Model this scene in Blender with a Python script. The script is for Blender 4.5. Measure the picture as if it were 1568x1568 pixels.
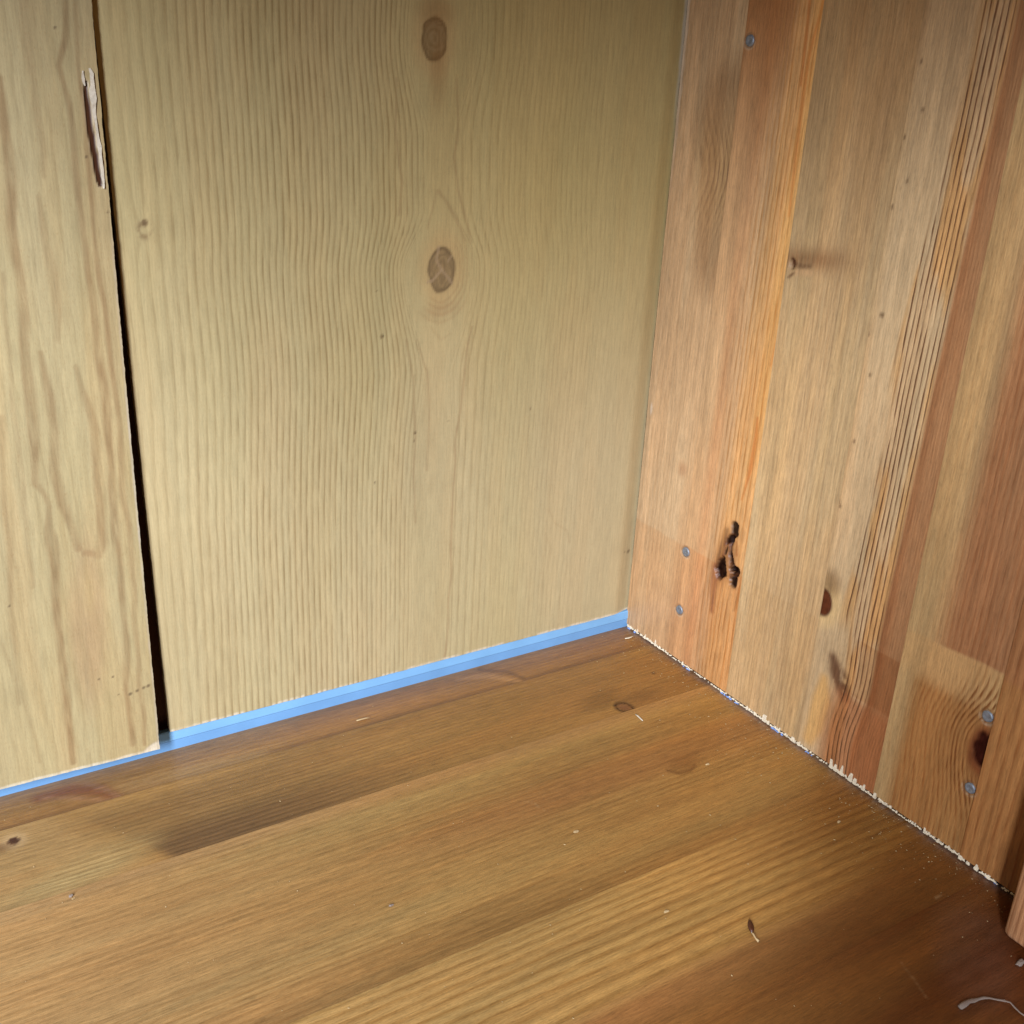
import bpy, bmesh, math, random
import numpy as np
from mathutils import Matrix, Vector

for o in list(bpy.data.objects):
    bpy.data.objects.remove(o, do_unlink=True)
scene = bpy.context.scene
COL = scene.collection
random.seed(7)

# ------------------------------------------------------------------ camera
# world axes: origin = inner corner of the cabinet, x along the back panels (to the
# right), y towards the back, z up.  Back panels face -y, the side panel faces -x.
cam = bpy.data.cameras.new('camera')
cam.lens = 38.6579
cam.sensor_width = 36
cam.clip_start = 0.01
cam.clip_end = 50
co = bpy.data.objects.new('camera', cam)
COL.objects.link(co)
m = Matrix([[0.845653, 0.163235, -0.508159], [-0.531477, 0.344982, -0.773641], [0.04902, 0.924306, 0.378491]]).to_4x4()
m.translation = Vector([-0.35542, -0.41831, 0.28826])
co.matrix_world = m
scene.camera = co

# ------------------------------------------------------------------ light
world = bpy.data.worlds.new('World')
scene.world = world
world.use_nodes = True
bg = world.node_tree.nodes['Background']
bg.inputs[0].default_value = (1.0, 0.70, 0.36, 1)
bg.inputs[1].default_value = 0.075


def area(name, loc, target, w, h, energy, color, spread=180):
    l = bpy.data.lights.new(name, 'AREA')
    l.shape = 'RECTANGLE'
    l.size = w
    l.size_y = h
    l.energy = energy
    l.color = color
    l.spread = math.radians(spread)
    o = bpy.data.objects.new(name, l)
    COL.objects.link(o)
    o.location = loc
    d = Vector(target) - Vector(loc)
    o.rotation_euler = d.to_track_quat('-Z', 'Y').to_euler()
    return o


# a tall window to the front left of the cabinet
area('window_light', (-1.10, -1.08, 0.74), (-0.30, 0.0, 0.12), 0.20, 0.85, 9.0, (0.98, 1.075, 1.28), 76)

scene.view_settings.view_transform = 'Standard'
scene.view_settings.look = 'None'
scene.view_settings.exposure = 0.0
scene.view_settings.gamma = 1.0
scene.render.engine = 'CYCLES'
scene.cycles.max_bounces = 4
scene.cycles.diffuse_bounces = 3
scene.cycles.glossy_bounces = 2

# ------------------------------------------------------------------ helpers
def lin(c):
    c = np.asarray(c, float) / 255.0
    return np.where(c <= 0.04045, c / 12.92, ((c + 0.055) / 1.055) ** 2.4)


KA = 0.80 * np.array([1.0, .93, .76])


def rgb(r, g, b):
    """surface colour given as display values under full light"""
    return lin((r, g, b)) * KA


def sm(a, b, x):
    t = np.clip((x - a) / (b - a), 0, 1)
    return t * t * (3 - 2 * t)


def vnoise(u, v, su, sv, seed):
    """smooth value noise 0..1 with cell sizes su, sv (mm)"""
    r = np.random.RandomState(seed)
    tab = r.rand(64, 64)
    x = u / su + 200.0
    y = v / sv + 200.0
    xi = np.floor(x).astype(int)
    yi = np.floor(y).astype(int)
    fx = x - xi
    fy = y - yi
    fx = fx * fx * (3 - 2 * fx)
    fy = fy * fy * (3 - 2 * fy)
    g = lambda a, b: tab[(xi + a) % 64, (yi + b) % 64]
    return (g(0, 0) * (1 - fx) + g(1, 0) * fx) * (1 - fy) + (g(0, 1) * (1 - fx) + g(1, 1) * fx) * fy


def fbm(u, v, su, sv, seed):
    return (vnoise(u, v, su, sv, seed) + 0.5 * vnoise(u, v, su / 2, sv / 2, seed + 1)
            + 0.25 * vnoise(u, v, su / 4, sv / 4, seed + 2)) / 1.75


def seg_d(u, v, pts):
    """distance to a polyline and the width interpolated along it"""
    best = np.full(u.shape, 1e9)
    wid = np.ones(u.shape)
    for a, b in zip(pts[:-1], pts[1:]):
        ax, ay, bx, by = a[0], a[1], b[0], b[1]
        dx, dy = bx - ax, by - ay
        L2 = dx * dx + dy * dy + 1e-9
        t = np.clip(((u - ax) * dx + (v - ay) * dy) / L2, 0, 1)
        d = np.hypot(u - ax - t * dx, v - ay - t * dy)
        wa = a[2] if len(a) > 2 else 1.0
        wb = b[2] if len(b) > 2 else 1.0
        k = d < best
        best = np.where(k, d, best)
        wid = np.where(k, wa + (wb - wa) * t, wid)
    return best, wid


def stroke(u, v, pts, soft=0.6):
    d, w = seg_d(u, v, pts)
    h = w * 0.5
    return 1 - sm(np.maximum(h - soft * 0.5, 0), h + soft, d)


def blob(u, v, c, a, b, rot=0, soft=0.25):
    r = math.radians(rot)
    x = (u - c[0]) * math.cos(r) + (v - c[1]) * math.sin(r)
    y = -(u - c[0]) * math.sin(r) + (v - c[1]) * math.cos(r)
    q = np.hypot(x / a, y / b)
    return 1 - sm(1 - soft, 1 + soft, q)


def ring_r(u, v, c, a, b, rot=0):
    r = math.radians(rot)
    x = (u - c[0]) * math.cos(r) + (v - c[1]) * math.sin(r)
    y = -(u - c[0]) * math.sin(r) + (v - c[1]) * math.cos(r)
    return np.hypot(x / a, y / b)


def cum(x, table):
    """integrate ring density (rings per mm) given as (x, density) pairs"""
    xs = np.array([t[0] for t in table], float)
    ds = np.array([t[1] for t in table], float)
    fx = np.arange(xs[0], xs[-1] + 0.25, 0.25)
    c = np.concatenate([[0], np.cumsum(np.interp(fx[:-1] + 0.125, xs, ds) * 0.25)])
    return np.interp(x, fx, c)


def tab(x, table):
    return np.interp(x, [t[0] for t in table], [t[1] for t in table])


def ctab(x, table):
    xs = [t[0] for t in table]
    return np.stack([np.interp(x, xs, [t[1][k] for t in table]) for k in range(3)], -1)


def mixc(C, c, mask):
    mask = np.clip(mask, 0, 1)[..., None]
    return C * (1 - mask) + np.asarray(c) * mask


class Fld:
    """what a wooden surface is made of at each point: colour, grain colour, ring
    coordinate, ring contrast, ring sharpness, relief (mm, + is proud)"""
    def __init__(s, u, v, base):
        s.u, s.v = u, v
        s.C = np.zeros(u.shape + (3,)) + np.asarray(base)
        s.L = s.C * 0.7
        s.G = np.zeros(u.shape)
        s.A = np.zeros(u.shape)
        s.S = np.zeros(u.shape)
        s.H = np.zeros(u.shape)


def link(o, parent=None):
    COL.objects.link(o)
    if parent is not None:
        o.parent = parent
    return o


def grid(a, b, step, fine=None):
    """positions from a to b; with fine=(f0, f1) only that stretch gets the small step"""
    if fine is None:
        return np.linspace(a, b, max(2, int(round((b - a) / step)) + 1))
    f0, f1 = max(a, fine[0]), min(b, fine[1])
    out = [np.linspace(f0, f1, max(2, int(round((f1 - f0) / step)) + 1))]
    if f0 > a:
        out.insert(0, np.linspace(a, f0, max(2, int((f0 - a) / 3) + 1))[:-1])
    if f1 < b:
        out.append(np.linspace(f1, b, max(2, int((b - f1) / 3) + 1))[1:])
    return np.concatenate(out)


def board(name, parent, mat, plane, u0, u1, v0, v1, step, thick, field, along, off=0.0, label=None, wob=0.0, seed=1,
          fu=None, fv=None, warp=.5, mott=.10, warm=1.0, gain=(1, 1, 1), streaks=.2, shift=None, seam=0.0):
    """a board with a finely divided face.  plane 'B': u=x v=z faces -y;
    'S': u=y v=z faces -x; 'F': u=x v=y faces +z.  All millimetres."""
    us, vs = grid(u0, u1, step, fu), grid(v0, v1, step, fv)
    nu, nv = len(us), len(vs)
    U, V = np.meshgrid(us, vs, indexing='ij')
    f = field(U, V)
    H = f.H + off
    x_, y_ = (U, V) if along == 'v' else (V, U)
    f.G = f.G + (fbm(x_, y_, 9, 45, 400 + seed) - .5) * warp
    k_ = (1 + (fbm(x_, y_, 22, 60, 410 + seed) - .5) * mott * 2) * (1 + (fbm(x_, y_, 3.2, 55, 430 + seed) - .5) * streaks * 2)
    wm = sm(.35, .65, fbm(x_, y_, 9, 80, 420 + seed))[..., None] * warm
    k_ = np.asarray(gain) * k_[..., None] * (1 + wm * np.array([.04, -.04, -.10]))
    f.C = f.C * k_
    f.L = f.L * k_
    if seam:        # glue line along both long edges
        e0, e1 = (u0, u1) if along == 'v' else (v0, v1)
        d_ = np.minimum(x_ - e0, e1 - x_)
        q_ = np.exp(-(d_ / .55) ** 2) * seam * sm(.3, .6, fbm(x_ * 0 + e0, y_, 9, 34, 440 + seed))
        f.C = f.C * (1 - q_[..., None] * np.array([.55, .62, .7]))
    PU, PV = U.copy(), V.copy()
    if shift:
        PU = PU + shift(U, V)
    if wob:
        w = (fbm(V, V * 0, 5, 5, seed) - 0.5) * wob * 2 + (vnoise(V, V * 0, 0.9, 5, seed + 5) - 0.5) * wob
        PU[0] += w[0]
        PU[-1] += w[-1]
        w = (fbm(U, U * 0, 5, 5, seed + 9) - 0.5) * wob * 2 + (vnoise(U, U * 0, 0.9, 5, seed + 15) - 0.5) * wob
        PV[:, 0] += w[:, 0]
        PV[:, -1] += w[:, -1]

    def place(a, b, h):
        if plane == 'B':
            return np.stack([a, -h, b], -1)
        if plane == 'S':
            return np.stack([-h, a, b], -1)
        return np.stack([a, b, h], -1)
    top = place(PU, PV, H).reshape(-1, 3)
    idx = np.arange(nu * nv).reshape(nu, nv)
    loop = np.concatenate([idx[:, 0], idx[-1, 1:], idx[-2::-1, -1], idx[0, -2:0:-1]])
    hl = H.reshape(-1)[loop]
    low = place(PU.reshape(-1)[loop], PV.reshape(-1)[loop], hl - thick)
    co_ = np.concatenate([top, low, top[loop]]) / 1000.0
    a, b, c, d = idx[:-1, :-1].ravel(), idx[1:, :-1].ravel(), idx[1:, 1:].ravel(), idx[:-1, 1:].ravel()
    quads = np.stack([a, b, c, d], -1)
    nl = len(loop)
    lo = nu * nv + np.arange(nl)
    ln = np.roll(lo, -1)
    rim = nu * nv + nl + np.arange(nl)
    skirt = np.stack([rim, lo, ln, np.roll(rim, -1)], -1)
    if plane == 'S':
        quads = quads[:, ::-1]
        skirt = skirt[:, ::-1]
    allq = np.concatenate([quads, skirt])
    me = bpy.data.meshes.new(name)
    me.vertices.add(len(co_))
    me.vertices.foreach_set('co', co_.astype(np.float32).ravel())
    nq = len(allq)
    me.loops.add(nq * 4 + nl)
    back = lo[::-1] if plane != 'S' else lo
    me.loops.foreach_set('vertex_index', np.concatenate([allq.ravel(), back]).astype(np.int32))
    me.polygons.add(nq + 1)
    me.polygons.foreach_set('loop_start', np.concatenate([np.arange(nq) * 4, [nq * 4]]).astype(np.int32))
    sm_ = np.zeros(nq + 1, bool)
    sm_[:len(quads)] = True
    me.update(calc_edges=True)
    me.polygons.foreach_set('use_smooth', sm_)

    def attr(nm, arr, kind):
        arr = arr.reshape(nu * nv, -1)
        arr = np.concatenate([arr, arr[loop], arr[loop]])
        if kind == 'FLOAT_COLOR':
            arr = np.concatenate([arr, np.ones((len(arr), 1))], 1)
        t = me.attributes.new(nm, kind, 'POINT')
        t.data.foreach_set('color' if kind == 'FLOAT_COLOR' else 'vector', arr.astype(np.float32).ravel())
    attr('base', np.clip(f.C, 0.001, 0.95), 'FLOAT_COLOR')
    attr('line', np.clip(f.L, 0.001, 0.95), 'FLOAT_COLOR')
    attr('ring', np.stack([f.G, f.A, f.S], -1), 'FLOAT_VECTOR')
    if along == 'v':
        p = np.stack([U + seed * 173.0, V, U * 0], -1)
    else:
        p = np.stack([V + seed * 173.0, U, U * 0], -1)
    attr('grain', p, 'FLOAT_VECTOR')
    me.materials.append(mat)
    o = link(bpy.data.objects.new(name, me), parent)
    if label:
        o['label'] = label
    return o


# ------------------------------------------------------------------ materials
class NT:
    def __init__(s, name):
        s.m = bpy.data.materials.new(name)
        s.m.use_nodes = True
        s.t = s.m.node_tree
        s.t.nodes.clear()
        s.out = s.n('ShaderNodeOutputMaterial')
        s.p = s.n('ShaderNodeBsdfPrincipled')
        s.t.links.new(s.p.outputs[0], s.out.inputs[0])

    def n(s, kind, **kw):
        x = s.t.nodes.new(kind)
        for k, v in kw.items():
            setattr(x, k, v)
        return x

    def put(s, inp, val):
        if hasattr(val, 'is_linked') or hasattr(val, 'links'):
            s.t.links.new(val, inp)
        elif isinstance(val, (tuple, list)) and len(val) == 3 and inp.type == 'RGBA':
            inp.default_value = (*val, 1)
        else:
            inp.default_value = val

    def math(s, op, a, b=0.0, c=0.0, clamp=False):
        x = s.n('ShaderNodeMath', operation=op, use_clamp=clamp)
        for i, q in enumerate((a, b, c)):
            s.put(x.inputs[i], q)
        return x.outputs[0]

    def vmul(s, a, v):
        x = s.n('ShaderNodeVectorMath', operation='MULTIPLY')
        s.put(x.inputs[0], a)
        s.put(x.inputs[1], v)
        return x.outputs[0]

    def noise(s, vec, scale=1.0, detail=2.0, rough=0.5, flat=True):
        x = s.n('ShaderNodeTexNoise')
        x.noise_dimensions = '2D' if flat else '3D'
        s.put(x.inputs['Vector'], vec)
        x.inputs['Scale'].default_value = scale
        x.inputs['Detail'].default_value = detail
        x.inputs['Roughness'].default_value = rough
        return x.outputs[0]

    def ramp(s, fac, stops, interp='LINEAR'):
        x = s.n('ShaderNodeValToRGB')
        x.color_ramp.interpolation = interp
        e = x.color_ramp.elements
        e[0].position, e[1].position = stops[0][0], stops[-1][0]
        for p, c in stops[1:-1]:
            e.new(p)
        for el, (p, c) in zip(sorted(e, key=lambda q: q.position), stops):
            c = (c, c, c) if not isinstance(c, (tuple, list)) else c
            el.color = (*c, 1)
        s.put(x.inputs[0], fac)
        return x.outputs[0]

    def mix(s, fac, a, b, blend='MIX'):
        x = s.n('ShaderNodeMix', data_type='RGBA', blend_type=blend)
        s.put(x.inputs[0], fac)
        s.put(x.inputs[6], a)
        s.put(x.inputs[7], b)
        return x.outputs[2]

    def attr(s, name):
        return s.n('ShaderNodeAttribute', attribute_name=name)


def wood(name, rough, spec=0.5, coat=0.0, coat_rough=0.2, bump=0.3, fibre=0.2, dash=0.3, fx=1.25, fy=0.10, jitter=0.30, brk_lo=0.12, brk_hi=1.4):
    s = NT(name)
    P = s.attr('grain').outputs['Vector']
    rg = s.n('ShaderNodeSeparateXYZ')
    s.put(rg.inputs[0], s.attr('ring').outputs['Vector'])
    base = s.attr('base').outputs['Color']
    line = s.attr('line').outputs['Color']
    streak = s.noise(s.vmul(P, (fx, fy, 1)), 1, 2, 0.6)         # fibres
    fleck = s.noise(s.vmul(P, (2.3, 0.42, 1)), 1, 1, 0.6)       # short pores
    brk = s.noise(s.vmul(P, (0.7, 0.06, 1)), 1, 1, 0.5)         # where growth lines fade and return
    G = s.math('ADD', rg.outputs[0], s.math('MULTIPLY', s.math('SUBTRACT', streak, 0.5), jitter))
    fr = s.math('FRACT', G)
    soft = s.ramp(fr, [(0, 0.25), (0.3, 0.0), (0.62, 0.75), (0.76, 1.0), (0.9, 0.8), (1.0, 0.25)], 'EASE')
    sharp = s.ramp(fr, [(0, 0.0), (0.58, 0.04), (0.78, 0.8), (0.86, 1.0), (0.93, 0.75), (1.0, 0.0)])
    prof = s.mix(rg.outputs[2], soft, sharp)
    amp = s.math('MULTIPLY', rg.outputs[1], s.ramp(brk, [(0.30, brk_lo), (0.5, 0.9), (0.70, brk_hi)]))
    amp = s.math('MULTIPLY', amp, prof, clamp=True)
    c = s.mix(amp, base, line)
    fm = s.math('ADD', s.math('MULTIPLY', s.math('SUBTRACT', streak, 0.5), fibre * 2.6), 1.0)
    fm = s.math('ADD', fm, s.math('MULTIPLY', s.math('SUBTRACT', fleck, 0.5), fibre * 1.7))
    cv = s.n('ShaderNodeCombineColor')
    for i in range(3):
        s.put(cv.inputs[i], fm)
    c = s.mix(1.0, c, cv.outputs[0], 'MULTIPLY')
    dk = s.ramp(fleck, [(0.60, 0.0), (0.72, 1.0)])
    c = s.mix(s.math('MULTIPLY', dk, dash), c, s.mix(1.0, c, (0.62, 0.54, 0.45), 'MULTIPLY'))
    s.put(s.p.inputs['Base Color'], c)
    rr = s.math('ADD', s.math('MULTIPLY', s.math('SUBTRACT', fleck, 0.5), 0.2), rough)
    s.put(s.p.inputs['Roughness'], s.math('ADD', rr, s.math('MULTIPLY', amp, 0.06)))
    bw = s.n('ShaderNodeRGBToBW')
    s.put(bw.inputs[0], base)
    s.put(s.p.inputs['Specular IOR Level'], s.math('MINIMUM', s.math('MULTIPLY', bw.outputs[0], 6.0), spec))
    if coat:
        s.p.inputs['Coat Weight'].default_value = coat
        s.p.inputs['Coat Roughness'].default_value = coat_rough
    h = s.math('SUBTRACT', streak, s.math('MULTIPLY', s.math('MULTIPLY', prof, rg.outputs[1]), 0.6))
    b = s.n('ShaderNodeBump')
    b.inputs['Strength'].default_value = bump
    b.inputs['Distance'].default_value = 0.0003
    s.put(b.inputs['Height'], h)
    s.put(s.p.inputs['Normal'], b.outputs[0])
    if coat:
        s.put(s.p.inputs['Coat Normal'], b.outputs[0])
    return s.m


def plain(name, col, rough=0.6, metal=0.0, var=0.15, scale=400.0, bump=0.2, spec=0.5, stretch=(1, 1, 1), bdist=0.0003):
    s = NT(name)
    tc = s.n('ShaderNodeTexCoord').outputs['Object']
    n1 = s.noise(s.vmul(tc, stretch), scale, 2, 0.6, flat=False)
    fm = s.math('ADD', s.math('MULTIPLY', s.math('SUBTRACT', n1, 0.5), var * 2), 1.0)
    cv = s.n('ShaderNodeCombineColor')
    for i in range(3):
        s.put(cv.inputs[i], fm)
    s.put(s.p.inputs['Base Color'], s.mix(1.0, tuple(col), cv.outputs[0], 'MULTIPLY'))
    s.put(s.p.inputs['Roughness'], s.math('ADD', s.math('MULTIPLY', s.math('SUBTRACT', n1, 0.5), 0.2), rough))
    s.p.inputs['Metallic'].default_value = metal
    s.p.inputs['Specular IOR Level'].default_value = spec
    b = s.n('ShaderNodeBump')
    b.inputs['Strength'].default_value = bump
    b.inputs['Distance'].default_value = bdist
    s.put(b.inputs['Height'], n1)
    s.put(s.p.inputs['Normal'], b.outputs[0])
    return s.m


M_BACK = wood('printed_pine_foil', 0.42, spec=0.45, bump=0.10, fibre=0.13, dash=0.30, fx=1.2, fy=0.09, jitter=0.10, brk_lo=0.45, brk_hi=1.2)
M_LEFT = wood('printed_oak_foil', 0.42, spec=0.4, bump=0.10, fibre=0.14, dash=0.35, fx=1.1, fy=0.09)
M_SIDE = wood('aged_pine', 0.46, spec=0.45, bump=0.5, fibre=0.26, dash=0.30, jitter=0.16, brk_lo=0.3)
M_FLOOR = wood('lacquered_pine', 0.45, spec=0.4, coat=0.4, coat_rough=0.34, bump=0.26, fibre=0.32, dash=0.5, fx=1.6, fy=0.12, jitter=0.12, brk_lo=0.6, brk_hi=1.15)
M_BLUE = plain('gap_daylight_blue', (0.185, 0.385, 0.60), 0.5, var=0.16, scale=45, bump=0.05)  # blue of the daylight behind the gap, put into the colour
M_BLUE2 = plain('gap_daylight_blue_lower', (0.15, 0.315, 0.53), 0.5, var=0.16, scale=45, bump=0.05)  # same daylight blue, darker for the lower half
M_TORN = plain('torn_wood_fibre', rgb(244, 234, 218), 0.85, var=0.4, scale=900, bump=0.5)
M_PAPER = plain('torn_paper', rgb(226, 218, 208), 0.8, var=0.3, scale=900, bump=0.5)
M_NAIL = plain('galvanised_nail', (0.22, 0.235, 0.25), 0.45, metal=0.4, var=0.6, scale=900, bump=0.4)
M_CORE = plain('hardboard_core', rgb(110, 70, 48), 0.9, var=0.2, scale=900, bump=0.4)
M_DARK = plain('dark_bark', rgb(52, 24, 18), 0.5, var=0.4, scale=700, bump=0.8)
M_HUSK = plain('brown_husk', rgb(84, 44, 22), 0.5, var=0.3, scale=900, bump=0.5)
M_DUST = plain('pale_dust', rgb(206, 180, 140), 0.9, var=0.1, scale=900)
M_FLUFF = plain('white_fluff', rgb(150, 136, 132), 0.9, var=0.15, scale=900)
M_BACKING = plain('raw_pine', rgb(190, 150, 105), 0.7, var=0.2, scale=60, stretch=(1, 1, 0.05))

# ------------------------------------------------------------------ the cabinet
cab = bpy.data.objects.new('pine_cabinet', None)
cab.empty_display_size = 0.1
link(cab)
cab['label'] = 'inner corner of a pine cabinet with printed wood-effect back panels'
cab['category'] = 'cabinet'

exec_fields = None


# ---- right back panel (printed pine foil on hardboard)
def f_back(u, v):
    f = Fld(u, v, rgb(203, 194, 160))
    uc = -124.5 + (vnoise(v, v * 0, 90, 9, 3) - 0.5) * 3
    du = u - uc
    k2 = np.where(v > 204, np.exp(-((v - 204) / 22.0) ** 2), np.exp(-((v - 204) / 42.0) ** 2))
    k1 = np.where(v > 295, np.exp(-((v - 295) / 60.0) ** 2), np.exp(-((v - 295) / 34.0) ** 2))
    low = sm(175, 120, v)
    w = np.maximum(np.maximum(17.0 * k2, 15.0 * k1), 5.0 + 4.0 * low)
    s = np.sign(du) * np.sqrt(np.maximum(du * du - w * w, 0))
    s = s + (fbm(u, v, 60, 170, 11) - 0.5) * 2.4
    # the small knot by the left edge pushes the grain aside too
    ks = ring_r(u, v, (-248.2,224.1), 5.0, 8.0)
    s = s + np.sign(u + 248.2) * 2.2 * np.exp(-(ks * 0.9) ** 2)
    f.G = cum(s, [(-420, .2), (-150, .19), (-118, .2), (-104, .28), (-90, .35), (-20, .38), (-8, .33), (0, .24), (20, .2), (34, .36), (92, .36), (110, .22), (140, .2), (420, .2)])
    f.A = tab(s, [(-420, .5), (-125, .5), (-105, .8), (-60, 1.0), (-30, .95), (-14, .85), (-5, .5), (-1, .2), (3, .3), (10, .55), (24, .5), (40, .34), (75, .32), (92, .18), (112, .08), (140, .08)])
    f.A *= 0.75 + 0.5 * fbm(u, v, 25, 90, 21)
    f.S = tab(s, [(-400, .5), (-20, .5), (10, .8), (60, .6), (140, .5)])
    f.C *= (1 + (fbm(u, v, 40, 160, 31) - 0.5)[..., None] * np.array([0.10, 0.07, 0.16]))
    right = sm(-95, -25, u)
    f.C = mixc(f.C, rgb(197, 188, 158), right * 0.7)
    yel = sm(90, 260, v) * (.45 + .55 * sm(-190, -60, u))  # warm tone of the shaded upper right, put into the print colour
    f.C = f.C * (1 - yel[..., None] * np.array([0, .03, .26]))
    f.L = f.C * np.array([0.66, 0.61, 0.54])
    brown = np.array(rgb(150, 124, 92))
    # single darker growth lines that stand out
    for pts, a in [
        ([(-118.5,280.9,0.9),(-117.1,260.8,1.3),(-119.0,250.5,1.3),(-116.9,237.3,1.2),(-111.3,223.7,1.2),(-109.0,214.8,0.8)], .35),
        ([(-125.7,236.9,1.6),(-121.2,231.5,1.5),(-116.5,225.2,1.5),(-111.7,216.0,1)], .35),
        ([(-126.3,236.9,1.4),(-129.2,226.9,1),(-130.6,221.6,0.6)], .3),
        ([(-106.8,178.0,0.6),(-109.1,167.7,1.5),(-111.1,148.2,1.5),(-113.7,123.4,1.3),(-114.9,97.6,1.2),(-114.6,63.7,1.2),(-114.9,28.1,1.2),(-116.6,10.0,1.2)], .45),
        ([(-140.1,174.8,0.8),(-136.6,157.0,1.4),(-134.9,132.6,1.5),(-135.2,113.9,1),(-134.1,87.8,1)], .4),
        ([(-134.4,174.4,0.6),(-129.2,159.2,1),(-127.7,137.8,1),(-128.1,112.8,0.8)], .35),
        ([(-128.0,179.6,0.5),(-122.7,173.4,1.4),(-118.1,175.9,0.6)], .15),
        ([(-58.8,81.2,0.6),(-54.2,73.2,0.8),(-46.4,67.4,0.9),(-44.2,60.4,0.6)], .2),
        ([(-59.5,68.8,0.6),(-56.3,59.1,0.9),(-57.1,48.2,0.6)], .15),
        ([(-145.6,280.0,0.8),(-146.0,260.5,1),(-142.8,240.3,1),(-144.5,227.3,0.8)], .4),
    ]:
        m_ = stroke(u + (vnoise(u, v, 6, 14, 6) - .5) * 1.4, v, [(q[0], q[1], q[2] * .7) for q in pts], 0.6) * a * (0.75 + 0.5 * vnoise(u, v, 1.2, 6, 5))
        f.C = mixc(f.C, brown, m_)
        f.A *= 1 - 0.7 * m_
    # printed knots
    for c, a, b, cc, amt in [((-129.3,295.0), 5.8, 8.3, rgb(134, 112, 74), .85), ((-123.5,204.0), 6.4, 9.6, rgb(132, 116, 90), .85)]:
        halo = 1 - sm(1.0, 2.3, ring_r(u, v, c, a, b))
        f.A *= 1 - halo
        f.C = mixc(f.C, rgb(200, 172, 126), halo * .5)
        rr = ring_r(u, v, c, a, b)
        rr = rr + (vnoise(u, v, 3, 3, 8) - .5) * .12
        kn = 1 - sm(.9, 1.05, rr)
        f.C = mixc(f.C, cc, kn * amt)
        rings = .5 + .5 * np.sin(rr * 19 + vnoise(u, v, 2.2, 2.2, 9) * 6)
        f.C = mixc(f.C, rgb(168, 150, 114), kn * rings * .75)
        f.C = mixc(f.C, cc * .78, (np.exp(-((rr - .95) / .09) ** 2)) * .8)
    # growth rings that wrap the lower right of the big knot
    c = (-123.5,204.0)
    rr = ring_r(u, v, c, 6.4, 9.6) + (vnoise(u, v, 4, 4, 13) - .5) * .12
    side_ = sm(-.25, .35, (u - c[0]) / 12 - (v - c[1]) / 22)
    for q, a_ in ((1.45, .3), (1.75, .38), (2.05, .3), (2.4, .22)):
        f.C = mixc(f.C, rgb(166, 138, 100), np.exp(-((rr - q) / .07) ** 2) * side_ * a_)
    pale = rgb(184, 166, 140)
    for pts in [[(-123.5,204.0,1),(-126.2,208.3,0.8),(-125.1,213.8,1)], [(-123.5,204.0,0.9),(-127.9,199.5,1),(-130.1,199.1,1.2)], [(-123.5,204.0,0.9),(-119.5,199.6,1.1),(-118.2,197.8,0.9)], [(-120.4,207.5,0.6),(-118.9,209.6,0.8)]]:
        f.C = mixc(f.C, pale, stroke(u, v, pts, .5) * .6)
    f.C = mixc(f.C, rgb(184, 160, 124), blob(u, v, (-123.0,186.4), 8, 3.0, 8, .9) * .4)
    f.C = mixc(f.C, rgb(150, 112, 70), blob(u, v, (-127.0,283.1), 3.5, 12, 0, .8) * .35)
    f.C = mixc(f.C, rgb(150, 112, 70), blob(u, v, (-128.7,305.7), 7, 6, 0, .8) * .4)
    for c, a, b in [((-248.6,224.8), 2.6, 3.0)]:
        rr = ring_r(u, v, c, a, b)
        f.A *= sm(.8, 2.0, rr)
        f.C = mixc(f.C, rgb(142, 122, 92), np.exp(-((rr - .8) / .45) ** 2) * .75 * sm(.3, .6, fbm(u, v, 2.2, 2.2, 12)))
        f.C = mixc(f.C, rgb(120, 102, 78), blob(u, v, (c[0] + .3, c[1] + 2.6), 1.2, 1.4) * .8)
    # specks in the print
    for (p, r, a) in [((-151.7,177.2), .85, .9), ((-135.2,131.7), .7, .7), ((-135.5,128.0), .6, .5), ((-154.9,111.0), .5, .7), ((-154.2,196.6), .4, .6), ((-2.9,46.2), 1.2, .6), ((-6.1,46.8), .7, .45), ((-73.4,135.6), .5, .6), ((-117.9,135.4), .4, .5)]:
        f.C = mixc(f.C, rgb(70, 52, 40), blob(u, v, p, r, r, 0, .4) * a)
    rr = ring_r(u, v, (-151.7,177.2), .9, .9)
    f.C = mixc(f.C, rgb(150, 130, 96), (1 - sm(.2, .5, rr)) * .8)
    # cut edge: foil chipped pale along the bottom
    e = (1 - sm(.1, .9, v - 10.0 - vnoise(u, v, 2.2, 9, 41) * .6)) * sm(.35, .6, fbm(u, v, 7, 9, 43))
    f.C = mixc(f.C, rgb(240, 238, 230), e * .85)
    e = 1 - sm(.2, .7, -u - vnoise(v, v, 6, 9, 44) * .5)
    f.C = mixc(f.C, rgb(226, 224, 220), e * sm(250, 300, v) * .7)
    f.H = (fbm(u, v, 120, 160, 47) - .5) * .5 - sm(-11, 1, u) * 2.4
    return f


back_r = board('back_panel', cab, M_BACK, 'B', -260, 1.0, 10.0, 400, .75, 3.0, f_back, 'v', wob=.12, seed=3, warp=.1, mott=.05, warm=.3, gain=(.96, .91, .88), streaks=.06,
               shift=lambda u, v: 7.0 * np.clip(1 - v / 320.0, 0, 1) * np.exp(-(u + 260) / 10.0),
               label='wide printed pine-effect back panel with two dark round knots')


# ---- left back panel: overlaps the right one and bows forward at the bottom
def left_bow(u, v):
    t = np.clip(1 - v / 320.0, 0, 1) ** 1.5
    return 3.6 + (6.4 - np.clip((-262 - u) / 62.0, 0, 2) * 2.2) * t


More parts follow.
